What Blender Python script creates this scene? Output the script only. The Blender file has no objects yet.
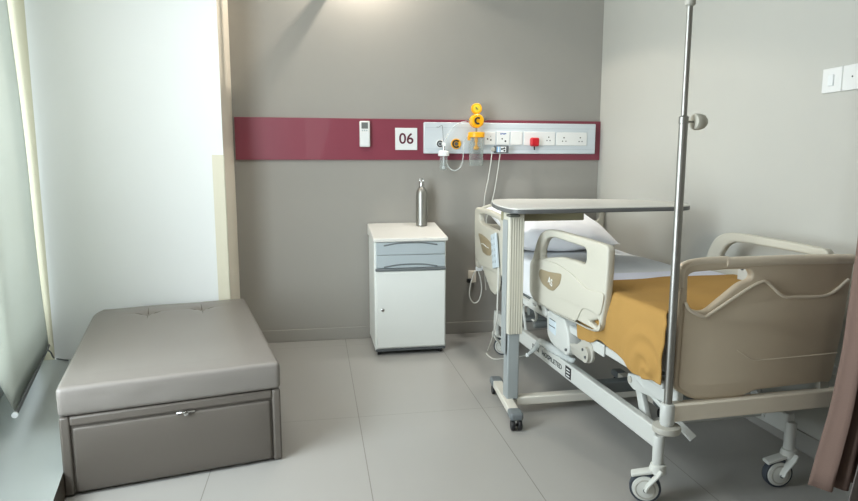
import bpy, bmesh, math, random
from mathutils import Vector, Matrix, noise
random.seed(7)
C = bpy.context.scene.collection
PI = math.pi
s_, c_ = math.sin, math.cos
R = math.radians

# ------------------------------------------------------------------ camera measured from the photograph
F, PITCH, YAW, H, CX, CY = 623.0, R(8.0), R(10.27), 1.2, 429.0, 250.5
VR = Vector((c_(YAW), -s_(YAW), 0))
VF = Vector((s_(YAW)*c_(PITCH), c_(YAW)*c_(PITCH), -s_(PITCH)))
VU = Vector((s_(YAW)*s_(PITCH), c_(YAW)*s_(PITCH), c_(PITCH)))
CAM = Vector((0, 0, H))
BO, BRZ = Vector((1.13, 1.80, 0)), R(2.0)          # bed: foot-left corner and turn

def ray(px, py): return VR*((px-CX)/F) + VU*((CY-py)/F) + VF
def ony(px, py, y):
    d = ray(px, py); t = y/d.y; return Vector((d.x*t, y, H+d.z*t))
def onx(px, py, x):
    d = ray(px, py); t = x/d.x; return Vector((x, d.y*t, H+d.z*t))
def onz(px, py, z):
    d = ray(px, py); t = (z-H)/d.z; return Vector((d.x*t, d.y*t, z))
BI = Matrix.Rotation(-BRZ, 3, 'Z')
def _l(px, py): return BI @ (CAM-BO), BI @ ray(px, py)
def onu(px, py, u):                                  # point on the bed's lengthwise plane u
    o, d = _l(px, py); return o + d*((u-o.x)/d.x)
def onv(px, py, v):                                  # point on the bed's crosswise plane v
    o, d = _l(px, py); return o + d*((v-o.y)/d.y)
def onzl(px, py, z):
    o, d = _l(px, py); return o + d*((z-o.z)/d.z)

# ------------------------------------------------------------------ materials
def srgb(r, g, b):
    f = lambda v: (v/255/12.92) if v/255 <= .04045 else ((v/255+.055)/1.055)**2.4
    return (f(r), f(g), f(b), 1)
def mat(name, col, rough=.5, metal=0, bump=0, bscale=200, var=0, vscale=3, spec=.5, trans=0, alpha=1, coat=0, detail=3):
    m = bpy.data.materials.new(name); m.use_nodes = True
    n, l = m.node_tree.nodes, m.node_tree.links
    b = n['Principled BSDF']
    b.inputs['Base Color'].default_value = col
    b.inputs['Roughness'].default_value = rough
    b.inputs['Metallic'].default_value = metal
    b.inputs['Specular IOR Level'].default_value = spec
    b.inputs['Transmission Weight'].default_value = trans
    b.inputs['Alpha'].default_value = alpha
    b.inputs['Coat Weight'].default_value = coat
    tc = n.new('ShaderNodeTexCoord')
    nz = n.new('ShaderNodeTexNoise'); nz.inputs['Scale'].default_value = vscale; nz.inputs['Detail'].default_value = detail
    l.new(tc.outputs['Object'], nz.inputs['Vector'])
    mx = n.new('ShaderNodeMix'); mx.data_type = 'RGBA'
    v = max(var, .015)
    mx.inputs[6].default_value = tuple(col[i]*(1-v) for i in range(3))+(1,)
    mx.inputs[7].default_value = tuple(min(1, col[i]*(1+v)) for i in range(3))+(1,)
    l.new(nz.outputs['Fac'], mx.inputs[0]); l.new(mx.outputs[2], b.inputs['Base Color'])
    if bump:
        nb = n.new('ShaderNodeTexNoise'); nb.inputs['Scale'].default_value = bscale; nb.inputs['Detail'].default_value = 4
        bp = n.new('ShaderNodeBump'); bp.inputs['Strength'].default_value = bump; bp.inputs['Distance'].default_value = .002
        l.new(tc.outputs['Object'], nb.inputs['Vector']); l.new(nb.outputs['Fac'], bp.inputs['Height'])
        l.new(bp.outputs['Normal'], b.inputs['Normal'])
    return m
M = {}
M['wall_grey'] = mat('wall_grey', srgb(158, 155, 148), .75, bump=.08, bscale=120, var=.02)
M['wall_white'] = mat('wall_white', srgb(236, 239, 238), .6, bump=.05, bscale=90)
M['wall_right'] = mat('wall_right', srgb(192, 191, 183), .65, bump=.05, bscale=90)
M['beige'] = mat('beige', srgb(240, 232, 216), .7)
M['guard'] = mat('guard', srgb(222, 217, 196), .5)
M['jamb'] = mat('jamb', srgb(196, 192, 168), .6)
M['ceiling'] = mat('ceiling', srgb(208, 206, 199), .8)
M['front'] = mat('front', srgb(180, 173, 162), .8)
M['maroon'] = mat('maroon', srgb(134, 58, 74), .38, coat=.1)
M['panelwhite'] = mat('panelwhite', srgb(208, 216, 220), .35)
M['plate'] = mat('plate', srgb(232, 233, 230), .3)
M['black'] = mat('black', srgb(22, 22, 24), .5)
M['ink'] = mat('ink', srgb(52, 58, 58), .6)
M['digit'] = mat('digit', srgb(92, 30, 48), .5)
M['white'] = mat('white', srgb(232, 235, 234), .4)
M['yellow'] = mat('yellow', srgb(246, 176, 14), .35)
M['yellow2'] = mat('yellow2', srgb(232, 208, 60), .35)
M['red'] = mat('red', srgb(190, 22, 34), .35)
M['blue'] = mat('blue', srgb(50, 96, 170), .4)
M['lightblue'] = mat('lightblue', srgb(140, 185, 222), .4)
M['greydark'] = mat('greydark', srgb(86, 90, 92), .45)
M['steel'] = mat('steel', srgb(190, 190, 188), .22, metal=1)
M['satin'] = mat('satin', srgb(160, 159, 154), .42, metal=1)
M['abs'] = mat('abs', srgb(196, 193, 179), .38)
M['absline'] = mat('absline', srgb(212, 209, 194), .4)
M['abstan'] = mat('abstan', srgb(152, 138, 110), .42)
M['foot'] = mat('foot', srgb(208, 193, 170), .42)
M['footbar'] = mat('footbar', srgb(222, 210, 190), .36)
M['frame'] = mat('frame', srgb(198, 200, 195), .35)
M['barbeige'] = mat('barbeige', srgb(234, 224, 206), .35)
M['bracket'] = mat('bracket', srgb(176, 174, 164), .4)
M['tubegrey'] = mat('tubegrey', srgb(112, 116, 114), .45)
M['caster'] = mat('caster', srgb(206, 207, 200), .4)
M['tyre'] = mat('tyre', srgb(62, 68, 76), .6)
M['cab'] = mat('cab', srgb(228, 231, 226), .4)
M['cabtop'] = mat('cabtop', srgb(228, 226, 219), .35)
M['cabdrawer'] = mat('cabdrawer', srgb(176, 186, 190), .4)
M['cabdark'] = mat('cabdark', srgb(108, 114, 116), .4)
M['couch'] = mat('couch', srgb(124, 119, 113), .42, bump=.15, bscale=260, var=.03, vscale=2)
M['couch_shaded'] = mat('couch_shaded', srgb(98, 92, 85), .45, bump=.15, bscale=260, var=.03)  # same leatherette darkened: the front's weaker light put into the colour
M['blanket'] = mat('blanket', srgb(172, 135, 77), .9, bump=.5, bscale=500, var=.06, vscale=4, spec=.15)
M['sheet'] = mat('sheet', srgb(222, 224, 226), .85, bump=.12, bscale=60, spec=.2)
M['topsheet'] = mat('topsheet', srgb(224, 226, 240), .85, spec=.2)
M['pillow'] = mat('pillow', srgb(242, 243, 245), .85, bump=.15, bscale=40, spec=.2)
M['cord'] = mat('cord', srgb(214, 214, 206), .5)
M['otop'] = mat('otop', srgb(222, 221, 214), .32)
M['oedge'] = mat('oedge', srgb(96, 98, 98), .4)
M['oleg'] = mat('oleg', srgb(150, 156, 156), .4)
M['obase'] = mat('obase', srgb(212, 208, 196), .4)
M['obeam'] = mat('obeam', srgb(140, 136, 108), .5)
M['olive'] = mat('olive', srgb(86, 88, 80), .5)
M['curtain'] = mat('curtain', srgb(136, 114, 104), .9, bump=.3, bscale=300, var=.04, spec=.1)
M['curtain2'] = mat('curtain2', srgb(128, 122, 120), .9, bump=.3, bscale=300, spec=.1)
M['handset'] = mat('handset', srgb(196, 208, 214), .4)
M['platform'] = mat('platform', srgb(156, 162, 159), .3)
M['riser'] = mat('riser', srgb(70, 62, 52), .6)
M['alu'] = mat('alu', srgb(200, 196, 186), .35, metal=.6)

def glassy(name, tint, a=.25):                       # clear plastic or glass, thin
    m = bpy.data.materials.new(name); m.use_nodes = True
    n, l = m.node_tree.nodes, m.node_tree.links; n.clear()
    o = n.new('ShaderNodeOutputMaterial'); t = n.new('ShaderNodeBsdfTransparent'); g = n.new('ShaderNodeBsdfPrincipled')
    g.inputs['Roughness'].default_value = .12; g.inputs['Base Color'].default_value = tint
    t.inputs['Color'].default_value = (.96, .97, .97, 1)
    lw = n.new('ShaderNodeLayerWeight'); lw.inputs['Blend'].default_value = .3
    ma = n.new('ShaderNodeMath'); ma.operation = 'MULTIPLY_ADD'; ma.inputs[1].default_value = .35; ma.inputs[2].default_value = a
    ma.use_clamp = True
    x = n.new('ShaderNodeMixShader')
    l.new(lw.outputs['Facing'], ma.inputs[0]); l.new(ma.outputs[0], x.inputs[0]); l.new(t.outputs[0], x.inputs[1]); l.new(g.outputs[0], x.inputs[2]); l.new(x.outputs[0], o.inputs[0])
    return m
M['clear'] = glassy('clear', srgb(210, 218, 214), .07)
M['bag'] = glassy('bag', srgb(222, 228, 226), .5)
M['pane'] = glassy('pane', srgb(220, 230, 235), .03)

def blind_mat():
    m = bpy.data.materials.new('blind'); m.use_nodes = True
    n, l = m.node_tree.nodes, m.node_tree.links; n.clear()
    o = n.new('ShaderNodeOutputMaterial'); d = n.new('ShaderNodeBsdfDiffuse'); t = n.new('ShaderNodeBsdfTranslucent'); x = n.new('ShaderNodeMixShader')
    tc = n.new('ShaderNodeTexCoord'); nz = n.new('ShaderNodeTexNoise'); nz.inputs['Scale'].default_value = 2.2
    cr = n.new('ShaderNodeValToRGB'); cr.color_ramp.elements[0].color = srgb(214, 217, 210); cr.color_ramp.elements[1].color = srgb(224, 227, 222)
    l.new(tc.outputs['Object'], nz.inputs['Vector']); l.new(nz.outputs['Fac'], cr.inputs[0])
    l.new(cr.outputs[0], d.inputs['Color']); l.new(cr.outputs[0], t.inputs['Color'])
    x.inputs[0].default_value = .52
    l.new(d.outputs[0], x.inputs[1]); l.new(t.outputs[0], x.inputs[2]); l.new(x.outputs[0], o.inputs[0])
    return m
M['blind'] = blind_mat()

def floor_mat():                                     # large satin tiles, seams laid in the world
    m = bpy.data.materials.new('floor_tiles'); m.use_nodes = True
    n, l = m.node_tree.nodes, m.node_tree.links
    b = n['Principled BSDF']; b.inputs['Roughness'].default_value = .3; b.inputs['Specular IOR Level'].default_value = .45
    g = n.new('ShaderNodeNewGeometry'); sp = n.new('ShaderNodeSeparateXYZ'); l.new(g.outputs['Position'], sp.inputs[0])
    def seam(out, off, size, w):
        a = n.new('ShaderNodeMath'); a.operation = 'SUBTRACT'; a.inputs[1].default_value = off; l.new(out, a.inputs[0])
        d = n.new('ShaderNodeMath'); d.operation = 'DIVIDE'; d.inputs[1].default_value = size; l.new(a.outputs[0], d.inputs[0])
        r = n.new('ShaderNodeMath'); r.operation = 'ROUND'; l.new(d.outputs[0], r.inputs[0])
        e = n.new('ShaderNodeMath'); e.operation = 'SUBTRACT'; l.new(d.outputs[0], e.inputs[0]); l.new(r.outputs[0], e.inputs[1])
        f = n.new('ShaderNodeMath'); f.operation = 'ABSOLUTE'; l.new(e.outputs[0], f.inputs[0])
        h = n.new('ShaderNodeMath'); h.operation = 'LESS_THAN'; h.inputs[1].default_value = w/size; l.new(f.outputs[0], h.inputs[0])
        return h.outputs[0]
    p1, p2 = onz(357, 406.7, 0), onz(510.5, 449, 0)
    w = p2.x-p1.x
    sx = seam(sp.outputs['X'], p1.x, w, .0019)
    sy = seam(sp.outputs['Y'], onz(357, 417, 0).y, 1.2, .0012)
    mxm = n.new('ShaderNodeMath'); mxm.operation = 'MAXIMUM'; l.new(sx, mxm.inputs[0]); l.new(sy, mxm.inputs[1])
    nz = n.new('ShaderNodeTexNoise'); nz.inputs['Scale'].default_value = 1.6; nz.inputs['Detail'].default_value = 5; l.new(g.outputs['Position'], nz.inputs['Vector'])
    mx = n.new('ShaderNodeMix'); mx.data_type = 'RGBA'; mx.inputs[6].default_value = srgb(160, 158, 153); mx.inputs[7].default_value = srgb(170, 168, 163)
    l.new(nz.outputs['Fac'], mx.inputs[0])
    m2 = n.new('ShaderNodeMix'); m2.data_type = 'RGBA'; m2.inputs[7].default_value = srgb(128, 126, 118)
    l.new(mxm.outputs[0], m2.inputs[0]); l.new(mx.outputs[2], m2.inputs[6]); l.new(m2.outputs[2], b.inputs['Base Color'])
    bp = n.new('ShaderNodeBump'); bp.inputs['Strength'].default_value = .03; l.new(nz.outputs['Fac'], bp.inputs['Height']); l.new(bp.outputs['Normal'], b.inputs['Normal'])
    return m
M['floor'] = floor_mat()

# ------------------------------------------------------------------ helpers
def finish(ob, bev=0, seg=2, smooth=30):
    me = ob.data
    me.polygons.foreach_set('use_smooth', [True]*len(me.polygons))
    me.set_sharp_from_angle(angle=R(smooth))
    if bev:
        b = ob.modifiers.new('bevel', 'BEVEL'); b.width = bev; b.segments = seg; b.limit_method = 'ANGLE'; b.angle_limit = R(40); b.harden_normals = False
    return ob
def obj(name, bm, m, parent=None, bev=0, seg=2, smooth=35):
    me = bpy.data.meshes.new(name)
    bmesh.ops.recalc_face_normals(bm, faces=bm.faces[:])
    bm.to_mesh(me); bm.free()
    ms = m if isinstance(m, (list, tuple)) else [m]
    for k in ms: me.materials.append(M[k])
    o = bpy.data.objects.new(name, me); C.objects.link(o)
    if parent: o.parent = parent
    return finish(o, bev, seg, smooth)
def tag(o, label=None, cat=None, group=None, kind=None):
    if label: o['label'] = label
    if cat: o['category'] = cat
    if group: o['group'] = group
    if kind: o['kind'] = kind
    return o
def thing(name, label, cat, loc=(0, 0, 0), rz=0, group=None):
    o = bpy.data.objects.new(name, None); C.objects.link(o); o.location = loc; o.rotation_euler = (0, 0, rz)
    o.empty_display_size = .1
    return tag(o, label, cat, group)
def struct(name, bm, m, bev=0, **k):
    o = obj(name, bm, m, None, bev, **k); o['kind'] = 'structure'; return o
def B(): return bmesh.new()
def box(bm, x0, x1, y0, y1, z0, z1, mtx=None, mi=0):
    vs = [bm.verts.new((x, y, z)) for x in (x0, x1) for y in (y0, y1) for z in (z0, z1)]
    if mtx:
        for v in vs: v.co = mtx @ v.co
    for q in ((0, 1, 3, 2), (4, 6, 7, 5), (0, 4, 5, 1), (2, 3, 7, 6), (0, 2, 6, 4), (1, 5, 7, 3)):
        f = bm.faces.new([vs[i] for i in q]); f.material_index = mi
    return bm
def boxb(*a, **k): return box(B(), *a, **k)
def smoothpath(pts, n=8):
    pts = [Vector(p) for p in pts]
    if len(pts) < 3: return pts
    out = []
    for i in range(len(pts)-1):
        p0 = pts[i-1] if i else pts[i]*2-pts[1]; p1 = pts[i]; p2 = pts[i+1]
        p3 = pts[i+2] if i+2 < len(pts) else p2*2-p1
        for k in range(n):
            t = k/n
            out.append(.5*((2*p1)+(-p0+p2)*t+(2*p0-5*p1+4*p2-p3)*t*t+(-p0+3*p1-3*p2+p3)*t**3))
    out.append(pts[-1]); return out
def tube(bm, pts, r, seg=12, mi=0, sx=1.0):
    pts = [Vector(p) for p in pts]
    rs = r if isinstance(r, (list, tuple)) else [r]*len(pts)
    rings = []; up = None
    for i, p in enumerate(pts):
        d = (pts[min(i+1, len(pts)-1)]-pts[max(i-1, 0)]).normalized()
        if up is None: up = Vector((0, 0, 1)) if abs(d.z) < .9 else Vector((1, 0, 0))
        a = d.cross(up).normalized(); up = a.cross(d).normalized()
        rings.append([bm.verts.new(p+(a*math.cos(2*PI*k/seg)*sx+up*math.sin(2*PI*k/seg))*rs[i]) for k in range(seg)])
    for i in range(len(rings)-1):
        for k in range(seg):
            f = bm.faces.new((rings[i][k], rings[i][(k+1) % seg], rings[i+1][(k+1) % seg], rings[i+1][k])); f.material_index = mi
    for rg in (rings[0], rings[-1]):
        f = bm.faces.new(rg); f.material_index = mi
    return bm
def lathe(bm, prof, centre=(0, 0, 0), axis='Z', seg=32, mi=0, close=True):
    cen = Vector(centre); rings = []
    for r, h in prof:
        rg = []
        for k in range(seg):
            a = 2*PI*k/seg; x, y = max(r, 1e-5)*math.cos(a), max(r, 1e-5)*math.sin(a)
            v = {'Z': (x, y, h), 'Y': (x, h, y), 'X': (h, x, y)}[axis]
            rg.append(bm.verts.new(cen+Vector(v)))
        rings.append(rg)
    for i in range(len(rings)-1):
        for k in range(seg):
            f = bm.faces.new((rings[i][k], rings[i][(k+1) % seg], rings[i+1][(k+1) % seg], rings[i+1][k])); f.material_index = mi
    if close:
        for rg in (rings[0], rings[-1]):
            f = bm.faces.new(rg); f.material_index = mi
    return bm
def fillet(pts, r=.01, n=5):                         # rounds every corner of a 2-D outline
    out = []; N = len(pts)
    for i in range(N):
        p = Vector(pts[i][:2]); ri = pts[i][2] if len(pts[i]) > 2 else r
        a = (Vector(pts[i-1][:2])-p); b = (Vector(pts[(i+1) % N][:2])-p)
        if ri <= 0 or a.length < 1e-6 or b.length < 1e-6: out.append(p); continue
        d = min(ri, a.length*.48, b.length*.48)
        pa, pb = p+a.normalized()*d, p+b.normalized()*d
        for k in range(n+1):
            t = k/n; out.append(pa*(1-t)**2+p*2*t*(1-t)+pb*t*t)
    return out
def panel(name, outline, holes, th, m, parent, plane, off, bev=.004, bres=2, smooth=45):
    """flat board of thickness th with holes; plane 'u' lays 2-D (v,z) on x=off..off+th, plane 'v' lays (u,z) on y=off..off+th,
    plane 'z' lays (x,y) on z=off..off+th"""
    cu = bpy.data.curves.new(name, 'CURVE'); cu.dimensions = '2D'; cu.fill_mode = 'BOTH'
    for o in [outline]+list(holes):
        sp = cu.splines.new('POLY'); sp.points.add(len(o)-1)
        for k, p in enumerate(o): sp.points[k].co = (p[0], p[1], 0, 1)
        sp.use_cyclic_u = True
    cu.extrude = max(th/2-bev, .0002); cu.bevel_depth = bev; cu.bevel_resolution = bres; cu.offset = -bev
    tmp = bpy.data.objects.new('tmp', cu); C.objects.link(tmp)
    dg = bpy.context.evaluated_depsgraph_get(); dg.update()
    me = bpy.data.meshes.new_from_object(tmp.evaluated_get(dg))
    bpy.data.objects.remove(tmp); bpy.data.curves.remove(cu)
    h = off+th/2
    for v in me.vertices:
        x, y, z = v.co
        v.co = {'u': (h+z, x, y), 'v': (x, h-z, y), 'z': (x, y, h+z)}[plane]
    bm = B(); bm.from_mesh(me); bpy.data.meshes.remove(me)
    bmesh.ops.remove_doubles(bm, verts=bm.verts[:], dist=1e-5)
    for f in bm.faces: f.material_index = 0
    return obj(name, bm, m, parent, smooth=smooth)
def panelfix(fn): return fn
def text(name, body, size, m, parent, origin, xdir, ydir, th=.0008, bold=0, width=None):
    cu = bpy.data.curves.new(name, 'FONT'); cu.body = body; cu.size = size; cu.extrude = th; cu.offset = bold
    cu.align_x = 'CENTER'; cu.align_y = 'CENTER'
    tmp = bpy.data.objects.new('tmp', cu); C.objects.link(tmp)
    dg = bpy.context.evaluated_depsgraph_get(); dg.update()
    me = bpy.data.meshes.new_from_object(tmp.evaluated_get(dg))
    bpy.data.objects.remove(tmp); bpy.data.curves.remove(cu)
    xs = [v.co.x for v in me.vertices]; sc = (width/(max(xs)-min(xs))) if width else 1
    X, Y = Vector(xdir).normalized(), Vector(ydir).normalized(); Z = X.cross(Y); O = Vector(origin)
    for v in me.vertices: v.co = O+X*v.co.x*sc+Y*v.co.y+Z*v.co.z
    me.materials.clear(); me.materials.append(M[m])
    o = bpy.data.objects.new(name, me); C.objects.link(o); o.parent = parent
    return o
def rbox(bm, x0, x1, y0, y1, z0, z1, r, n=6, fn=None, nx=None, ny=None, nz=None):
    """box with rounded edges built on a fine grid; fn(co) may displace"""
    cx, cy, cz = (x0+x1)/2, (y0+y1)/2, (z0+z1)/2; hx, hy, hz = (x1-x0)/2, (y1-y0)/2, (z1-z0)/2
    nx, ny, nz = nx or n, ny or n, nz or n; vd = {}
    def samp(h, k):
        e = [-1, -.92, -.7, -.4] ; inner = h-r
        a = [-h]+[-h+r*t for t in (.12, .35, .65)]+[-inner+2*inner*i/k for i in range(k+1)]+[h-r*t for t in (.65, .35, .12)]+[h]
        return a
    X, Y, Z = samp(hx, nx), samp(hy, ny), samp(hz, nz)
    def V(x, y, z):
        key = (round(x, 6), round(y, 6), round(z, 6))
        if key not in vd:
            q = Vector((max(-hx+r, min(hx-r, x)), max(-hy+r, min(hy-r, y)), max(-hz+r, min(hz-r, z))))
            d = Vector((x, y, z))-q
            p = q+(d.normalized()*r if d.length > 1e-9 else d)
            p += Vector((cx, cy, cz))
            if fn: p = fn(p)
            vd[key] = bm.verts.new(p)
        return vd[key]
    def grid(A, Bq, f):
        for i in range(len(A)-1):
            for j in range(len(Bq)-1):
                vs = [f(A[i], Bq[j]), f(A[i+1], Bq[j]), f(A[i+1], Bq[j+1]), f(A[i], Bq[j+1])]
                if len(set(vs)) == 4:
                    try: bm.faces.new(vs)
                    except ValueError: pass
    for z in (-hz, hz): grid(X, Y, lambda a, b: V(a, b, z))
    for y in (-hy, hy): grid(X, Z, lambda a, b: V(a, y, b))
    for x in (-hx, hx): grid(Y, Z, lambda a, b: V(x, a, b))
    return bm

# ------------------------------------------------------------------ the room
WY, WX, CZ = 4.205, 1.99, 2.61
struct('floor', boxb(-3.2, 2.6, -2.2, 4.5, -.1, 0), 'floor')
struct('ceiling', boxb(-3.2, 2.6, -2.2, 4.5, CZ, CZ+.1), 'ceiling')
struct('wall_back', boxb(-.60, 2.2, WY, WY+.15, 0, CZ), 'wall_grey')
struct('wall_right', boxb(WX, WX+.15, -2.2, WY, 0, CZ), 'wall_right')
struct('wall_front', boxb(-3.2, 2.2, -2.2, -2.05, 0, CZ), 'front')
bm = B()
NX = -.51; NY = 3.72
# projecting wall: white face towards the room, beige return beside the bed wall
box(bm, -1.472, NX, NY, NY+.6, 0, CZ)
o = struct('wall_niche', bm, ['wall_white', 'beige'])
for p in o.data.polygons:
    if p.normal.x > .9: p.material_index = 1
# cream corner guard, L-shaped
bm = B()
box(bm, NX-.062, NX+.004, NY-.005, NY-.0002, .1, 1.245); box(bm, NX+.0002, NX+.005, NY-.005, NY+.012, .1, 1.245)
struct('trim_2', bm, 'guard', .001)
# skirting
struct('baseboard_back', boxb(NX+.004, WX-.001, WY-.012, WY-.0002, 0, .083), 'wall_grey', .003)
struct('baseboard_right', boxb(WX-.012, WX-.0002, -2.0, WY-.013, 0, .083), 'wall_grey', .003)
struct('trim_1', boxb(NX+.012, WX-.002, WY-.02, WY-.0002, 1.22, 1.489), 'maroon', .002)

# window side: slanted 14 degrees
WD = Vector((-.253, .967, 0)).normalized(); WN = Vector((-WD.y, WD.x, 0))   # along (away from camera), outward (left)
A0 = Vector((-1.217, 2.66, 0))
def wm(out):                                         # local x = along the wall, local y = outward
    return Matrix.Translation(A0+WN*out) @ Matrix(((WD.x, WN.x, 0, 0), (WD.y, WN.y, 0, 0), (0, 0, 1, 0), (0, 0, 0, 1)))
L1 = 1.11
struct('trim_3', boxb(-1.6, L1, .14, .24, .1, .34, mtx=wm(0)), 'platform')            # low sill wall below the glass
bm = boxb(-1.6, L1+.1, .14, .26, 2.5, CZ, mtx=wm(0)); box(bm, -5.5, -1.6, .14, .26, .1, CZ, mtx=wm(0))
struct('wall_left', bm, 'front')
wf = B()
for x in (-1.6, -.05): box(wf, x, x+.06, .15, .22, .34, 2.5, mtx=wm(0))
box(wf, -1.6, L1, .15, .22, .34, .39, mtx=wm(0)); box(wf, -1.6, L1, .15, .22, 2.45, 2.5, mtx=wm(0))
wfo = struct('window_1', wf, 'guard', .002)
p = obj('window_pane', boxb(-1.6, L1, .18, .186, .39, 2.45, mtx=wm(0)), 'pane', wfo)
# far jamb, cream, standing in line with the white wall
struct('trim_4', boxb(-1.556, -1.4725, NY+.0, NY+.22, .1, CZ), 'jamb')
# raised platform beside the window
pe0, pe1 = onz(65, 467, .1), onz(54, 501, .1)
pd = Vector((-.2079, .9781, 0))
bm = B()
q = [pe0-pd*4.2, pe0+pd*1.53, Vector((-1.85, 3.85, 0)), Vector((-1.9, 3.85, 0)), Vector((-.8-1.6, -1.9, 0))]
q[1].y = min(q[1].y, 3.85)
vb = [bm.verts.new((a.x, a.y, 0.0005)) for a in q]; vt = [bm.verts.new((a.x, a.y, .1)) for a in q]
bm.faces.new(vb); bm.faces.new(vt)
for i in range(len(q)):
    f = bm.faces.new((vb[i], vb[(i+1) % len(q)], vt[(i+1) % len(q)], vt[i])); f.material_index = 1 if i == 0 else 0
struct('trim_5', bm, ['platform', 'riser'])

# roller blind
bl = thing('roller_blind', 'translucent cream roller blind pulled down over the window at far left', 'blind', A0+Vector((0, 0, .2)), math.atan2(WD.y, WD.x))
bm = B(); nx_, nz_ = 24, 30; g = []
for i in range(nx_+1):
    col = []
    for j in range(nz_+1):
        t, h = i/nx_, j/nz_
        x0 = -.34*min(1, h/.15)*(h > 0); x = x0+(1.055-x0)*t; y = .055*h+ .005*s_(t*6.0+h*2)*(1-h*.5)+.004*s_(h*9)
        col.append(bm.verts.new((x, y, h*2.28)))
    g.append(col)
for i in range(nx_):
    for j in range(nz_): bm.faces.new((g[i][j], g[i+1][j], g[i+1][j+1], g[i][j+1]))
f = obj('fabric', bm, 'blind', bl); sm = f.modifiers.new('s', 'SOLIDIFY'); sm.thickness = .0012
bm = B(); tube(bm, [(0, 0, -.006), (1.055, 0, -.006)], .009, 12); obj('bottom_rail', bm, 'greydark', bl)
bm = B(); tube(bm, [(-.012, 0, -.006), (.0, 0, -.006)], .012, 14); obj('end_cap', bm, 'white', bl)
bm = B(); tube(bm, [(-.35, .055, 2.3), (1.065, .055, 2.3)], .026, 18); obj('roller', bm, 'white', bl)
# bead chain of the blind hooked low at the jamb
bm = B(); tube(bm, smoothpath([onz(48, 350, .17), onz(51, 353, .15), onz(53, 357, .12), onz(56, 358.5, .105), onz(68, 360.5, .104)], 6), .004, 8)
tag(obj('blind_cord', bm, 'greydark'), 'short dark cord lying at the foot of the blind by the white wall corner', 'cord')

# ------------------------------------------------------------------ ceiling fittings above the frame
dl = thing('downlight', 'recessed ceiling downlight close to the bed-head wall', 'ceiling light', (.32, 4.08, CZ))
bm = B(); lathe(bm, [(.06, -.001), (.06, -.008), (.045, -.010), (.043, -.001)]); obj('ring', bm, 'white', dl)
m = bpy.data.materials.new('lamp_glow'); m.use_nodes = True
nb = m.node_tree.nodes['Principled BSDF']; nb.inputs['Emission Color'].default_value = (1, .85, .65, 1); nb.inputs['Emission Strength'].default_value = 6
M['lamp_glow'] = m
bm = B(); lathe(bm, [(.04, -.001), (.04, -.003)]); obj('lens', bm, 'lamp_glow', dl)
tr = thing('curtain_track', 'slim aluminium curtain track hung below the ceiling', 'curtain track', (.195, 3.2, 2.42))
obj('rail', boxb(-.014, .014, -.9, .98, -.012, .012), 'alu', tr, .002)
for y in (-.8, .1, .85):
    obj('hanger', boxb(-.004, .004, y-.008, y+.008, .012, CZ-2.42-.001), 'alu', tr)

# ------------------------------------------------------------------ bed
bed = thing('hospital_bed', 'adjustable hospital bed with cream plastic rails and wheels, head against the grey wall', 'bed', BO, BRZ)
def pu(pts, u=-.03, r=None):
    out = []
    for q in pts:
        p = onu(q[0], q[1], u); out.append((p.y, p.z)+((q[2],) if len(q) > 2 else ()))
    return out
def pv(pts, v=0.0):
    out = []
    for q in pts:
        p = onv(q[0], q[1], v); out.append((p.x, p.z)+((q[2],) if len(q) > 2 else ()))
    return out
# foot-side rail near the camera
RAIL = [(1.182, .540), (1.188, .70), (1.150, .725), (1.105, .813), (1.062, .862), (.985, .890), (.867, .896), (.579, .893), (.361, .888), (.342, .872), (.346, .752), (.356, .66), (.388, .557), (.44, .528), (.518, .521), (.635, .519), (.867, .509), (1.109, .513)]
RHOLE = [(1.030, .742), (1.040, .778), (1.003, .832), (.96, .853), (.891, .862), (.576, .856), (.554, .842), (.555, .797), (.585, .785), (.661, .788), (.807, .784), (.94, .762)]
TRI = [(.525, .560), (.445, .588), (.431, .562), (.446, .549)]
LOGO = [(1.064, .662), (1.045, .690), (.935, .694), (.794, .709), (.812, .660), (.880, .613), (.925, .609), (1.016, .622)]
CU = (BI @ (CAM-BO))
def rp(L, u1, u0=-.03):
    k = (u1-CU.x)/(u0-CU.x)
    return [(CU.y+(q[0]-CU.y)*k, CU.z+(q[1]-CU.z)*k)+tuple(q[2:]) for q in L]
def endfit(L): return [(q[0]+(.045*(.62-q[0])/.28 if q[0] < .62 else 0), q[1]) for q in L]
def siderail(dx, far=False, shift=0, sc=1.0):
    if not far:
        return panel('side_rail', fillet(rp(endfit(RAIL), -.047), .03), [fillet(rp(endfit(RHOLE), -.047), .02), fillet(rp(TRI, -.047), .012)], .034, 'abs', bed, 'u', dx, .010, 3)
    o_ = [(a[0]*.869-.172, a[1]) for a in RAIL]; h_ = [(a[0]*1.13-.455, min(a[1], .858)) for a in RHOLE]
    return panel('side_rail', fillet(o_, .03), [fillet(h_, .02)], .034, 'abs', bed, 'u', dx, .010, 3)
sr = siderail(-.047)
# raised lower shell of the rail
SHELL = [(1.172, .552), (1.176, .682), (1.10, .728), (1.0, .742), (.86, .748), (.70, .730), (.54, .690), (.40, .700), (.362, .70), (.368, .66), (.392, .60), (.50, .61), (.58, .60), (.62, .55), (.64, .530), (.867, .520), (1.105, .524)]
panel('rail_shell', fillet(rp(endfit(SHELL), -.05), .03), [], .008, 'abs', sr, 'u', -.0525, .0035, 2)
panel('badge', fillet(rp(LOGO, -.054), .02), [], .003, 'abstan', sr, 'u', -.0545, .001, 1)
text('badge_lettering', 'AS', .046, 'white', sr, (-.0548, .862, .662), (0, -1, -.28), (0, -.1, 1), .0004, .0002)
# far rail against the right wall
fr = siderail(.705, True, -.235)
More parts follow.
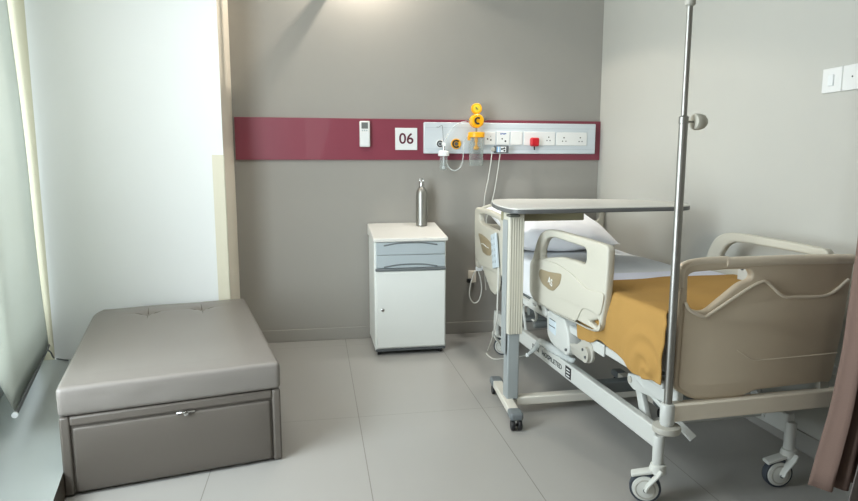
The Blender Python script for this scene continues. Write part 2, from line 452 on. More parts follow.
# head-side rail near the camera
HR = [(2.172, .900, .03), (2.14, .915), (1.918, .915), (1.752, .905), (1.620, .889), (1.585, .860), (1.572, .78), (1.567, .665), (1.578, .545), (1.849, .549), (2.05, .545), (2.158, .586), (2.177, .775)]
HH = [(2.07, .875), (2.06, .83), (1.985, .816), (1.914, .812), (1.748, .804), (1.655, .812), (1.652, .850), (1.70, .872), (1.956, .886)]
HL = [(2.091, .752), (2.02, .752), (1.90, .738), (1.80, .712), (1.79, .70), (1.827, .640), (1.90, .632), (1.988, .640)]
hr = panel('side_rail', fillet(rp(HR, -.047), .03), [fillet(rp(HH, -.047), .018)], .034, 'abs', bed, 'u', -.047, .010, 3)
panel('badge', fillet(rp(HL, -.05), .02), [], .003, 'abstan', hr, 'u', -.0500, .001, 1)
bm = B(); tube(bm, smoothpath([(-.0508, 1.95, .700), (-.0508, 1.90, .703), (-.0508, 1.85, .695), (-.0508, 1.80, .692)], 4), .0022, 6); obj('badge_lettering', bm, 'white', hr)

# footboard
FB = [(.023, .525, .03), (.026, .872, .03), (.049, .884), (.105, .890), (.182, .891), (.697, .884, .03), (.668, .60), (.640, .432), (.616, .437), (.335, .429), (.290, .412), (.231, .407), (.095, .414), (.021, .456)]
FH = [(.051, .839), (.070, .849), (.185, .853), (.277, .852), (.292, .832), (.286, .816), (.246, .803), (.164, .743), (.132, .719), (.108, .714), (.069, .726), (.053, .749)]
fb = panel('footboard', fillet(FB, .03), [fillet(FH, .015)], .03, 'foot', bed, 'v', .002, .008, 3)
# raised lower face with its moulded edge
RG = [(.040, .745), (.060, .722), (.109, .699), (.137, .707), (.259, .778), (.316, .806), (.347, .802), (.407, .756), (.464, .749), (.589, .750), (.672, .804), (.677, .79), (.658, .60), (.636, .445), (.616, .447), (.335, .439), (.29, .422), (.231, .417), (.10, .424), (.034, .465), (.036, .60)]
panel('front_shell', fillet(RG, .012), [], .008, 'foot', fb, 'v', -.004, .0035, 2)
bm = B()
tube(bm, smoothpath([(.040, -.004, .752), (.060, -.004, .725), (.109, -.004, .702), (.137, -.004, .710), (.259, -.004, .781), (.316, -.004, .807), (.347, -.004, .804), (.407, -.004, .757), (.464, -.004, .751), (.589, -.004, .752), (.668, -.004, .803)], 5), .0055, 8)
obj('moulded_edge', bm, 'footbar', fb)
bm = B()
tube(bm, smoothpath([(.245, -.004, .580), (.275, -.004, .560), (.305, -.004, .543), (.335, -.004, .538), (.50, -.004, .540), (.650, -.004, .543)], 5), .0022, 6)
obj('crease', bm, 'footbar', fb)
bm = B()
tube(bm, smoothpath([(.032, .016, .80), (.034, .016, .850), (.055, .016, .872), (.12, .016, .880), (.20, .015, .881)], 6), .015, 14)
tube(bm, [(.19, .014, .875), (.45, .014, .875), (.693, .014, .870)], .0185, 16)
obj('top_bar', bm, 'footbar', fb, smooth=60)
# headboard
HB = [(-.005, .50), (-.005, .893, .04), (.072, .925), (.17, .934), (.75, .944), (.915, .944, .03), (.915, .50)]
HBh = [[(.05, .80), (.05, .87), (.09, .89), (.20, .895), (.26, .88), (.22, .82), (.15, .79)], [(.865, .80), (.885, .83), (.88, .90), (.73, .90), (.68, .88), (.72, .81), (.80, .785)]]
panel('headboard', fillet(HB, .03), [fillet(h, .02) for h in HBh], .03, 'abs', bed, 'v', 2.205, .008, 3)

# upper frame
obj('frame_rail', boxb(-.004, .026, .03, 1.98, .448, .482), 'frame', bed, .006)
obj('frame_rail', boxb(.665, .695, .03, 1.98, .448, .482), 'frame', bed, .006)
bm = B(); box(bm, .03, .66, .10, 2.0, .470, .488); obj('mattress_deck', bm, 'tubegrey', bed, .003)
obj('foot_bar', boxb(.012, .70, -.018, .02, .350, .412), 'barbeige', bed, .006)
for u in (.15, .62): obj('board_post', boxb(u-.02, u+.02, .006, .028, .40, .47), 'bracket', bed, .003)
bm = B(); lathe(bm, [(.0165, .412), (.021, .410), (.0235, .405), (.0235, .345), (.021, .338)], (0, 0, 0)); obj('pole_socket', bm, 'frame', bed)
bm = B(); lathe(bm, [(.02, .338), (.044, .335), (.046, .330), (.046, .318), (.043, .314), (.02, .312)], (0, 0, 0)); obj('bumper_disc', bm, 'bracket', bed)
# foot arms and linkage
bm = B()
ap = [(.335, .365, .02), (.335, .400, .01), (.29, .408), (.115, .442), (.06, .462), (.006, .462), (.006, .365), (.035, .350), (.10, .375), (.29, .350)]
panel('foot_arm', fillet(ap, .012), [], .016, 'frame', bed, 'u', .045, .003, 1)
bm = B(); lathe(bm, [(.013, -.012), (.013, .012)], (.053, .312, .382), 'X', 16); obj('pivot', bm, 'bracket', bed)
lk = [(.327, .385), (.292, .392), (.215, .245), (.205, .225), (.235, .215), (.262, .235)]
panel('link', fillet(lk, .012), [], .022, 'frame', bed, 'u', .066, .003, 1)
panel('link', fillet(lk, .012), [], .022, 'frame', bed, 'u', .56, .003, 1)
bm = B(); tube(bm, [(.045, .235, .238), (.58, .235, .238)], .016, 14); obj('link_axle', bm, 'frame', bed)
bm = B(); tube(bm, [(.05, .26, .40), (.075, .10, .33)], .012, 8); tube(bm, [(.075, .10, .33), (.125, .03, .262)], [.013, .017], 4); obj('pedal', bm, 'frame', bed)

# lower frame with casters
for u in (.022, .566):
    lf = obj('lower_rail', boxb(u, u+.034, .10, 1.90, .206, .282), 'frame', bed, .005)
    if u < .1:
        for t, w, cv in (('HOSPILETED', .24, .995), ('IIIIII', .09, 1.20)):
            text('rail_lettering', t, .034, 'ink', lf, (u-.0008, cv, .243), (0, -1, 0), (0, 0, 1), .0003, .0006, w)
        st = obj('square_mark', boxb(u-.0012, u-.0004, .775, .835, .217, .270), 'black', lf)
        bm = B()
        for z in (.228, .243, .257): box(bm, u-.0022, u-.0014, .787, .823, z-.003, z+.002)
        obj('square_mark_lines', bm, 'white', st)
obj('cross_beam', boxb(.056, .566, .60, .65, .212, .262), 'tubegrey', bed, .004)
obj('cross_beam', boxb(.056, .566, 1.84, 1.89, .212, .262), 'tubegrey', bed, .004)
for v, z, r in ((1.36, .40, .022), (1.28, .345, .018), (1.45, .33, .014)):
    bm = B(); tube(bm, [(.04, v, z), (.62, v, z)], r, 14); obj('cross_tube', bm, 'tubegrey', bed)
bm = B(); tube(bm, [(.30, .25, .26), (.33, .9, .36)], .028, 14); obj('actuator', bm, 'tubegrey', bed)

def caster(u, v, ang, parent, R_=.054, post=True, brake=True):
    mt = Matrix.Translation((u, v, 0)) @ Matrix.Rotation(ang, 4, 'Z')
    cs = bpy.data.objects.new('caster', None); C.objects.link(cs); cs.parent = parent; cs.location = (u, v, 0); cs.rotation_euler = (0, 0, ang); cs.empty_display_size = .05
    o = -.038                                           # trail of the wheel
    bm = B(); lathe(bm, [(.030, -.013), (R_-.002, -.013), (R_, -.009), (R_, .009), (R_-.002, .013), (.030, .013)], (0, o, R_), 'X', 36, close=False); obj('tyre', bm, 'tyre', cs)
    bm = B()
    lathe(bm, [(.004, -.022), (.028, -.021), (R_-.010, -.0165), (R_-.008, -.012), (R_-.008, .012), (R_-.010, .0165), (.028, .021), (.004, .022)], (0, o, R_), 'X', 36)
    hb = obj('hub', bm, 'caster', cs)
    for sx in (-1, 1):
        bm = B(); lathe(bm, [(.031, sx*.0212), (.0335, sx*.0222), (.0360, sx*.0200)], (0, o, R_), 'X', 30, close=False); obj('hub_ring', bm, 'bracket', hb)
        bm = B(); lathe(bm, [(.002, sx*.033), (.007, sx*.033), (.008, sx*.030)], (0, o, R_), 'X', 14); obj('axle_bolt', bm, 'greydark', hb)
    bm = B()
    for sx in (-1, 1):
        pts = [(sx*.0255, o, R_), (sx*.0255, o*.75, R_+.022), (sx*.0255, -.004, R_+.055), (sx*.020, .010, R_+.078)]
        tube(bm, smoothpath(pts, 4), [.019]*9+[.022]*4, 10, sx=.36)
    lathe(bm, [(.028, R_+.062), (.029, R_+.080), (.026, R_+.092), (.018, R_+.096)], (0, .002, 0), 'Z', 20)
    obj('fork', bm, 'caster', cs)
    if brake:
        bm = B(); rbox(bm, -.020, .020, -.088, -.012, R_+.058, R_+.072, .006, 3)
        for vv in bm.verts: vv.co.z += (vv.co.y+.02)*.30
        obj('brake_pedal', bm, 'caster', cs)
    if post:
        bm = B(); lathe(bm, [(.0165, R_+.090), (.0195, R_+.094), (.0195, .247), (.017, .252), (.006, .253)], (0, 0, 0), 'Z', 20); obj('stem', bm, 'frame', cs)
    return cs
for (u, v, a) in ((.039, .098, R(-118)), (.583, .10, R(-98)), (.039, 1.89, R(58)), (.583, 1.89, R(-100))):
    caster(u, v, a, bed)

# rail mechanism below the near rail
MB_ = [(1.20, .492), (1.17, .520), (1.0, .520), (.96, .50), (.965, .470), (1.05, .465), (1.19, .462)]
panel('rail_mount', fillet(MB_, .01), [fillet([(1.13, .485), (1.15, .50), (1.11, .503), (1.09, .49)], .006), fillet([(1.05, .485), (1.07, .505), (1.03, .505), (1.02, .487)], .006)], .012, 'frame', bed, 'u', -.026, .003, 1)
bm = B(); BX = [(.975, .505), (.965, .395), (.945, .372), (.90, .352), (.74, .345), (.715, .37), (.725, .43), (.77, .505)]
panel('motor_housing', fillet(BX, .025), [], .085, 'frame', bed, 'u', -.02, .008, 2)
mh = panel('switch_plate', fillet([(.94, .475), (.94, .415), (.86, .405), (.86, .470)], .004), [], .003, 'handset', bed, 'u', -.0225, .001, 1)
bm = B(); box(bm, -.0232, -.0222, .865, .935, .438, .442); box(bm, -.0232, -.0222, .868, .93, .470, .473); obj('switch_marks', bm, 'ink', mh)
BR = [(.72, .41), (.70, .375), (.62, .368), (.535, .375), (.50, .40), (.505, .455), (.54, .47), (.60, .46), (.64, .43)]
panel('rail_bracket', fillet(BR, .02), [], .014, 'bracket', bed, 'u', -.018, .003, 1)
bm = B(); lathe(bm, [(.033, -.008), (.033, .006), (.03, .008)], (-.024, .545, .412), 'X', 24); obj('hinge', bm, 'bracket', bed)
for v, z in ((.535, .405), (.56, .43), (.74, .375)):
    bm = B(); lathe(bm, [(.006, -.004), (.006, .003)], (-.032 if v < .7 else -.024, v, z), 'X', 12); obj('bolt', bm, 'greydark', bed)
obj('rail_sleeve', boxb(-.012, -.005, .42, .62, .440, .488), 'frame', bed, .002)
bm = B(); hp = [onu(x, y, -.02) for x, y in ((526, 330), (524.5, 318), (523.5, 307.5), (527, 305.5), (532, 307), (535.5, 312), (536.5, 318), (534.5, 321.5), (532.5, 319.5))]
tube(bm, smoothpath(hp, 4), .007, 8, sx=.6); obj('drainage_hook', bm, 'frame', bed)
# bracket below the head rail
panel('rail_mount', fillet([(1.98, .555), (1.90, .50), (1.80, .43), (1.70, .42), (1.66, .48), (1.66, .56)], .03), [], .02, 'abs', bed, 'u', -.036, .004, 2)
obj('corner_plate', boxb(.625, .64, .40, .49, .70, .79), 'frame', bed, .004)
for z in (.745,):
    bm = B(); lathe(bm, [(.007, -.003), (.007, .003)], (.623, .46, .765), 'X', 12); obj('bolt', bm, 'greydark', bed)

# mattress, sheet, blanket, pillow
def wl(p): return Matrix.Translation(BO) @ Matrix.Rotation(BRZ, 4, 'Z') @ Vector(p)
mt_ = bpy.data.objects
def onbed(o): o.location = BO; o.rotation_euler = (0, 0, BRZ); return o
def nz1(p, sc, amp): return amp*noise.noise(Vector(p)*sc)
MT = .690
bm = B(); rbox(bm, .012, .690, .06, 2.17, .489, MT, .03, 6, fn=lambda p: p+Vector((0, 0, nz1(p, 5, .006) if p.z > .6 else 0)), nx=14, ny=40, nz=3)
tag(onbed(obj('mattress', bm, 'sheet', smooth=80)), 'mattress in a white fitted sheet on the hospital bed', 'mattress')
# turned-down top sheet
bm = B()
def shf(p):
    return p+Vector((0, nz1((p.x*3, p.y, 2), 3, .012), nz1(p, 6, .005) if p.z > MT+.006 else 0))
rbox(bm, .004, .694, .50, .78, MT+.002, MT+.016, .006, 4, fn=shf, nx=16, ny=8, nz=1)
tag(onbed(obj('top_sheet', bm, 'topsheet', smooth=80)), 'folded pale lavender-white top sheet lying between blanket and pillow', 'sheet')
# blanket: profile runs from the far edge over the top and down the near side
bm = B(); NU, NV = 70, 60; g = []
HEM = [(.0, .472), (.06, .468), (.13, .455), (.22, .452), (.26, .478), (.36, .488), (.458, .498), (.52, .470), (.58, .458), (.64, .452), (.70, .500)]
def hem(v):
    for i in range(len(HEM)-1):
        if HEM[i][0] <= v <= HEM[i+1][0]:
            t = (v-HEM[i][0])/(HEM[i+1][0]-HEM[i][0]); t = t*t*(3-2*t); return HEM[i][1]*(1-t)+HEM[i+1][1]*t
    return HEM[-1][1]
TOPZ = MT+.024
for j in range(NV+1):
    row = []
    for i in range(NU+1):
        a = i/NU; t = j/NV
        vmax = .60+.05*max(0, (a-.62)/.38)+.012*s_(a*9)
        v0 = .036-.030*max(0, min(1, (a-.60)/.10)); v = v0+(vmax-v0)*t
        if a < .60:                                   # top, far to near
            u = .700-(.700-.010)*(a/.60); z = TOPZ
        elif a < .68:
            q = (a-.60)/.08*PI/2; u = .010-.022*s_(q); z = TOPZ-.022*(1-c_(q))
        else:
            q = (a-.68)/.32; z = (TOPZ-.022)*(1-q)+hem(v)*q; u = -.012-.006*s_(q*PI)
        n1 = noise.noise(Vector((u*4, v*5, z*4)))
        n2 = noise.noise(Vector((u*9+5, v*11, z*9)))
        if a < .60: z += .004*n1+.003*n2+.008*max(0, noise.noise(Vector((u*2.5+v*2, v*3, 9))))
        else: u -= .003+.003*abs(n2)*(1 if z < TOPZ-.03 else .3)
        # bunched swirl of folds low at the foot corner
        d = math.hypot((v-.09)*1.0, (z-.50)*1.1)
        if a > .6 and v < .30:
            w = max(0, 1-d/.24); u -= w*(.012+.007*s_(d*85+2*math.atan2(z-.50, v-.10)))
        # long diagonal soft crease
        if a > .6: u -= .006*math.exp(-((v-.30-(TOPZ-z)*.9)/.035)**2)
        # pulled-in valley by the rail
        if t < .05: z -= .012*(1-t/.05)**2 if a < .6 else 0
        row.append(bm.verts.new((u, v, z)))
    g.append(row)
for j in range(NV):
    for i in range(NU): bm.faces.new((g[j][i], g[j][i+1], g[j+1][i+1], g[j+1][i]))
bk = onbed(obj('blanket', bm, 'blanket', smooth=80))
sm = bk.modifiers.new('s', 'SOLIDIFY'); sm.thickness = .007; sm.offset = -1
sb = bk.modifiers.new('ss', 'SUBSURF'); sb.levels = 1; sb.render_levels = 1
tag(bk, 'mustard yellow blanket spread over the foot half of the bed and hanging down its side', 'blanket')
# pillow
bm = B(); NP = 36; top = {}; pw, pl_, ph = .305, .335, .090
for sgn in (1, -1):
    for i in range(NP+1):
        for j in range(NP+1):
            a, b = -1+2*i/NP, -1+2*j/NP
            k = max(0, (1-abs(a)**3.0))**.55*max(0, (1-abs(b)**3.0))**.55
            pin = 1-.07*(1-a*a)*abs(b)**4-0
            pin2 = 1-.05*(1-b*b)*abs(a)**4
            x, y = a*pw*pin2, b*pl_*pin
            z = sgn*ph*k+(.008*noise.noise(Vector((x*9, y*9, sgn)))+.004*noise.noise(Vector((x*24, y*20, sgn))))*min(1, k*3)
            top[(sgn, i, j)] = bm.verts.new((x, y, z))
    for i in range(NP):
        for j in range(NP):
            q = [top[(sgn, i, j)], top[(sgn, i+1, j)], top[(sgn, i+1, j+1)], top[(sgn, i, j+1)]]
            bm.faces.new(q)
bmesh.ops.remove_doubles(bm, verts=bm.verts[:], dist=.0015)
pl = obj('pillow', bm, 'pillow', smooth=80)
pl.location = wl((.318, 1.775, MT+.135)); pl.rotation_euler = (R(14.5), R(0), BRZ)
tag(pl, 'plump white pillow propped against the headboard of the hospital bed', 'pillow')

# drip pole in the bed's corner socket
iv = thing('drip_pole', 'tall stainless steel drip pole standing in the corner socket at the bed foot', 'drip stand', BO+Vector((0, 0, .345)), 0)
bm = B(); tube(bm, [(0, 0, 0), (0, 0, .99)], .0135, 20); obj('lower_tube', bm, 'satin', iv)
bm = B(); tube(bm, [(0, 0, .99), (0, 0, 1.40)], .0090, 18); obj('upper_tube', bm, 'satin', iv)
bm = B(); lathe(bm, [(.0142, .975), (.0152, .978), (.0152, .996), (.010, 1.0)]); obj('collar', bm, 'satin', iv)
bm = B(); tube(bm, [(.0, 0, .982), (.04, 0, .982)], .0035, 10); obj('screw', bm, 'satin', iv)
bm = B(); lathe(bm, [(.020, .034), (.024, .036), (.0255, .040), (.0255, .052), (.022, .066), (.014, .075), (.003, .078)], (0, 0, .982), 'X', 24); obj('knob', bm, 'abs', iv)
bm = B(); lathe(bm, [(.010, 1.325), (.016, 1.330), (.016, 1.365), (.010, 1.372)]); obj('top_collar', bm, 'bracket', iv)
for sg in (-1, 1):
    bm = B(); tube(bm, smoothpath([(0, 0, 1.40), (sg*.02, 0, 1.43), (sg*.06, 0, 1.42), (sg*.09, 0, 1.39), (sg*.11, 0, 1.41), (sg*.11, 0, 1.43)], 5), .004, 8); obj('hook', bm, 'satin', iv)

# handset hooked on the head rail
hs = thing('bed_handset', 'pale grey bed control handset with keys, hooked on the head-side rail', 'remote control', wl((-.056, 1.62, .60)), BRZ)
hsm = Matrix.Rotation(R(-14), 4, 'X')
bm = B(); rbox(bm, -.014, .002, -.045, .045, 0, .20, .006, 3)
for v in bm.verts: v.co = hsm @ v.co
obj('body', bm, 'handset', hs)
bm = B()
for k in range(5):
    for e in (-1, 1): box(bm, -.0165, -.0135, e*.02-.009, e*.02+.009, .03+k*.034, .044+k*.034, mtx=hsm)
obj('keys', bm, 'cabdrawer', hs, .001)

# ------------------------------------------------------------------ overbed table
TX = .907
ot = thing('overbed_table', 'wheeled overbed table with pale top and ribbed column, reaching over the bed', 'table', (TX, 2.775, 0), R(0))
T0 = Vector((TX, 2.775, 0)); OZ = .999
TOP = [(494, 199.3), (491.6, 200.3), (492.2, 202.4), (497, 204.9), (505, 207.2), (513, 208.5), (524, 208.7), (570, 207.9), (630, 206.7), (676, 205.9), (687, 205.5), (690.3, 204.8), (688.5, 203.7), (680, 202.3), (664, 200.9), (640, 199.7), (600, 198.9), (550, 198.7), (505, 198.8)]
ol = [onz(x, y, OZ)-T0 for x, y in TOP]
cen = sum(ol, Vector())/len(ol)
sc_ = lambda k: fillet([(p.x+k*(1 if p.x > cen.x else -1), p.y+k*(1 if p.y > cen.y else -1)) for p in ol], .04, 4)
panel('tabletop', sc_(-.002), [], .006, 'otop', ot, 'z', OZ-.006, .002, 2)
panel('edge_band', sc_(.001), [], .019, 'oedge', ot, 'z', OZ-.0245, .004, 2)
obj('support_beam', boxb(-.036, .36, .03, .10, OZ-.072, OZ-.0245), 'obeam', ot, .006)
bm = B(); rbox(bm, -.040, .036, -.045, .045, .40, OZ-.0245, .008, 3)
col = obj('outer_column', bm, 'abs', ot)
bm = B()
for k in range(6): box(bm, -.032+k*.0118, -.0275+k*.0118, -.0475, -.0448, .402, OZ-.05)
obj('rib', bm, 'absline', ot, .0008)
obj('side_channel', boxb(-.0445, -.0395, -.030, .036, .30, OZ-.06), 'oleg', ot, .001)
obj('inner_column', boxb(-.032, .026, -.034, .034, .076, .405), 'oleg', ot, .006)
obj('release_lever', boxb(-.05, .0, -.085, -.03, OZ-.042, OZ-.030), 'olive', ot, .004)
obj('base_bar', boxb(.02, .66, -.026, .028, .040, .082), 'obase', ot, .006)
for k, fx in enumerate((-.02, .69)):
    # feet splay slightly: line them with the photographed foot
    ang = R(-5) if k == 0 else R(0)
    ft = bpy.data.objects.new('foot', None); C.objects.link(ft); ft.parent = ot; ft.location = (fx-.0, .022, 0); ft.rotation_euler = (0, 0, ang)
    obj('foot_bar', boxb(-.024, .024, -.19, .21, .046, .082), 'obase', ft, .005)
    for e in (-1, 1):
        y0 = -.245 if e < 0 else .19
        obj('end_cap', boxb(-.031, .031, y0, y0+.075, .048, .086), 'cabdark', ft, .012, 3)
        cy = -.215 if e < 0 else .235
        bm = B()
        for sx in (-1, 1): lathe(bm, [(.006, -.009), (.023, -.008), (.025, -.005), (.025, .005), (.023, .008), (.006, .009)], (sx*.016, cy-.012, .0252), 'X', 22)
        lathe(bm, [(.007, -.02), (.007, .02)], (0, cy-.012, .0252), 'X', 12)
        obj('wheel', bm, 'black', ft)

# ------------------------------------------------------------------ bedside cabinet
cb = thing('bedside_cabinet', 'white bedside cabinet with two blue-grey drawers above a door', 'cabinet', (.341, 3.77, 0))
W, Dp = .454, .40
bm = B(); box(bm, .002, W-.002, .012, Dp, .035, .7215); obj('body', bm, 'cab', cb, .004)
bm = B()                                             # top rises towards the wall
vs = []
for x in (-.004, W+.006):
    for (y, z) in ((-.012, .722), (-.012, .744), (.425, .797), (.425, .722)): vs.append(bm.verts.new((x, y, z)))
bm.faces.new(vs[:4]); bm.faces.new(vs[4:])
for i in range(4): bm.faces.new((vs[i], vs[(i+1) % 4], vs[4+(i+1) % 4], vs[4+i]))
obj('top', bm, 'cabtop', cb, .005, 3)
def arc(x0, x1, z, h, w, y):
    return smoothpath([(x0, y, z), (x0+(x1-x0)*.25, y, z+h*.8), ((x0+x1)/2, y, z+h), (x0+(x1-x0)*.75, y, z+h*.8), (x1, y, z)], 6)
for z0, z1 in ((.640, .716), (.558, .637)):
    d = obj('drawer', boxb(.014, W-.010, -.004, .012, z0, z1), 'cabdrawer', cb, .003)
    bm = B(); p_ = arc(.06, W-.06, (z1-.018) if z0 > .6 else z0+.006, .016, 0, -.004); tube(bm, p_, .0045, 8); obj('handle', bm, 'cabdark', d)
obj('drawer_lip', boxb(.008, W-.006, -.012, .012, .540, .556), 'cabdark', cb, .004)
d = obj('door', boxb(.014, W-.010, -.004, .012, .052, .537), 'cab', cb, .003)
bm = B(); lathe(bm, [(.010, 0), (.010, -.006), (.007, -.008)], (.05, -.004, .296), 'Y', 16); obj('lock', bm, 'steel', d)
bm = B(); lathe(bm, [(.0025, 0), (.0025, -.002)], (.05, -.012, .296), 'Y', 10); obj('keyhole', bm, 'black', d)
obj('plinth', boxb(.006, W-.006, .006, Dp-.005, .026, .042), 'greydark', cb, .002)
for x in (.03, W-.035):
    for y in (.035, Dp-.04):
        bm = B(); lathe(bm, [(.004, -.012), (.012, -.011), (.0135, -.008), (.0135, .008), (.012, .011), (.004, .012)], (x, y, .0137), 'X', 18); box(bm, x-.015, x+.015, y-.012, y+.012, .018, .027)
        obj('caster', bm, 'black', cb, .001)
# bottle
BP = Vector((.692, 4.095, .7835))
bt = thing('steel_bottle', 'brushed steel drinking bottle on top of the bedside cabinet', 'bottle', BP)
bm = B(); lathe(bm, [(.006, 0), (.034, .0), (.0375, .003), (.0375, .215), (.035, .230), (.027, .246), (.0180, .256), (.0155, .266)], seg=40); obj('body', bm, 'satin', bt)
bm = B(); lathe(bm, [(.017, .262), (.0175, .265), (.0175, .292), (.015, .296), (.008, .297)], seg=32); obj('cap', bm, 'steel', bt)
bm = B(); tube(bm, smoothpath([(-.011, 0, .296), (-.010, 0, .308), (0, 0, .315), (.010, 0, .308), (.011, 0, .296)], 4), .0022, 8); obj('carry_loop', bm, 'steel', bt)

# ------------------------------------------------------------------ storage bench
CR = R(12.1)
ch = thing('storage_bench', 'large taupe leatherette storage bench with tufted lid and pull-out front, left of the room', 'bench', (-.918, 2.303, 0), CR)
CW, CD, LZ0, LZ1 = .776, 1.285, .305, .415
ci = Matrix.Translation((-.918, 2.303, 0)) @ Matrix.Rotation(CR, 4, 'Z'); cinv = ci.inverted()
tufts = [cinv @ onz(x, y, LZ1) for x, y in ((148, 313.5), (202, 309))]
def lidf(p):
    q = p.copy()
    if p.z > LZ1-.02:
        ex = min(p.x, CW-p.x)/.12; ey = min(p.y, CD-p.y)/.12
        q.z += .006*min(1, max(0, ex))*min(1, max(0, ey))+.0025*noise.noise(Vector((p.x*5, p.y*3, 1)))
        for t in tufts:
            d = math.hypot(p.x-t.x, p.y-t.y)
            q.z -= .020*math.exp(-(d/.028)**2)
            q.z -= .010*math.exp(-((p.x-t.x)/.011)**2)*math.exp(-((p.y-t.y)/.12)**2)+.006*math.exp(-((p.y-t.y)/.014)**2)*math.exp(-((p.x-t.x)/.07)**2)
    elif p.z > LZ0+.02:
        q.y += (.004*noise.noise(Vector((p.x*8, 0, p.z*20))) if p.y < .02 else 0)
    # slightly soft rear left corner
    if p.y > CD-.14 and p.x < .10:
        k = max(0, (.10-p.x)/.10)*max(0, (p.y-CD+.14)/.14); q.x += .05*k*k
    return q
bm = B(); rbox(bm, -.002, CW+.002, -.006, CD, LZ0, LZ1, .018, 4, fn=lidf, nx=64, ny=96, nz=4)
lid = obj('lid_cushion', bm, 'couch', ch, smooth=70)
for t in tufts:
    bm = B(); lathe(bm, [(.008, -.002), (.007, .003), (.003, .005)], (t.x, t.y, LZ1-.012), 'Z', 16); obj('button', bm, 'couch', lid)
    for dx_, dy_ in ((0, 1), (0, -1), (1, 0), (-1, 0)):
        L_ = .13 if dy_ else .06; pts = []
        for k in range(9):
            q = lidf(Vector((t.x+dx_*L_*k/8, t.y+dy_*L_*k/8, LZ1))); pts.append((q.x, q.y, q.z+.0030-.0012*k/8))
        bm = B(); tube(bm, pts, [.0032*(1-.8*k/8) for k in range(9)], 6); obj('seam', bm, 'riser', lid)
# carcass frame around the front panel
bm = B(); rbox(bm, 0, CW, .012, CD-.01, .006, LZ0-.003, .012, 4, nx=4, ny=6, nz=4); obj('carcass', bm, 'couch_shaded', ch)
bm = B()
box(bm, 0, .033, 0, .03, .006, LZ0-.003); box(bm, CW-.033, CW, 0, .03, .006, LZ0-.003); box(bm, .0328, CW-.0328, 0, .03, LZ0-.039, LZ0-.003)
obj('front_frame', bm, 'couch_shaded', ch, .008, 3)
def dr(p):
    q = p.copy()
    if p.y < .004: q.y -= .004*min(1, max(0, min(p.x-.05, CW-.05-p.x)/.06))*min(1, max(0, min(p.z-.006, LZ0-.05-p.z)/.05))
    return q
bm = B(); rbox(bm, .040, CW-.040, .000, .04, .012, LZ0-.046, .010, 4, fn=dr, nx=24, ny=1, nz=12)
dw = obj('pull_out_front', bm, 'couch_shaded', ch)
obj('gap_shade_sheet', boxb(.0329, CW-.0329, .018, .022, .007, LZ0-.0392), 'black', ch)  # black sheet painting the shade in the gap round the pull-out front
bm = B(); hc = (.42, -.006, LZ0-.043); lathe(bm, [(.005, .006), (.005, -.006), (.009, -.008), (.009, -.012), (.004, -.014)], hc, 'Y', 14)
tube(bm, smoothpath([(hc[0]-.03, .002, hc[2]-.002), (hc[0]-.015, -.006, hc[2]+.002), (hc[0]+.015, -.006, hc[2]+.002), (hc[0]+.03, .002, hc[2]-.002)], 4), .004, 8)
obj('pull_handle', bm, 'steel', dw)

# ------------------------------------------------------------------ bed-head wall fittings
PYF = 4.150; PB = WY-.0205
a, b = ony(424, 122, PYF), ony(595, 154, PYF)
bh = thing('service_panel', 'long white bed-head service panel with gas outlets and sockets on the maroon band', 'wall panel', (a.x, PB, b.z))
PO = Vector((a.x, PB, b.z))
def pp(px, py, y=PYF): return ony(px, py, y)-PO
w_, h_ = b.x-a.x, a.z-b.z
obj('housing', boxb(0, w_, PYF-PB, -.0005, 0, h_), 'panelwhite', bh, .006, 3)
bm = B(); fy = PYF-PB
box(bm, .01, w_-.01, fy-.0012, fy+.0005, .030, .0315); box(bm, .01, w_-.01, fy-.0012, fy+.0005, h_-.036, h_-.0345); obj('groove_line', bm, 'cabdrawer', bh)
def plate(x0, x1, y0, y1, holes, name='socket_plate', label=None):
    p0, p1 = pp(x0, y1), pp(x1, y0)
    o = obj(name, boxb(p0.x, p1.x, fy-.009, fy-.0002, p0.z, p1.z), 'plate', bh, .003, 3)
    if label: o['label'] = label
    for hx, hy, r in holes:
        q = pp(hx, hy); bm = B(); lathe(bm, [(r, -.0005), (r, .001)], (q.x, fy-.0093, q.z), 'Y', 12); obj('pin_hole', bm, 'black', o)
    return o
plate(484, 495.2, 131.8, 145, [(487.2, 139, .0055), (490.5, 140, .0055), (490.4, 136.3, .0025)])
pt = plate(496.2, 509.3, 131.5, 145, [(501.8, 138.8, .005), (505, 141.2, .0065)])
bm = B()
for k, (x, wd) in enumerate(((500.6, 1.1), (502.1, .9), (503.6, 1.2), (505.2, 1.0))):
    q = pp(x, 134); box(bm, q.x-.0035*wd, q.x+.0035*wd, fy-.0100, fy-.0088, q.z-.005+(k % 2)*.003, q.z+.006)
obj('blue_marking', bm, 'blue', pt)
plate(510.3, 522.2, 131.6, 145, [], 'blank_plate')
plate(523.4, 554.8, 132, 145.4, [(548.3, 137.3, .0045), (546.5, 140.6, .004), (549.5, 140.6, .004)])
plate(555.8, 586.5, 132.6, 145.6, [(563.5, 137.8, .005), (562, 141.3, .004), (565.4, 141.3, .004), (579.8, 137.8, .0045), (578.5, 141.6, .004), (581.5, 141.6, .004)])
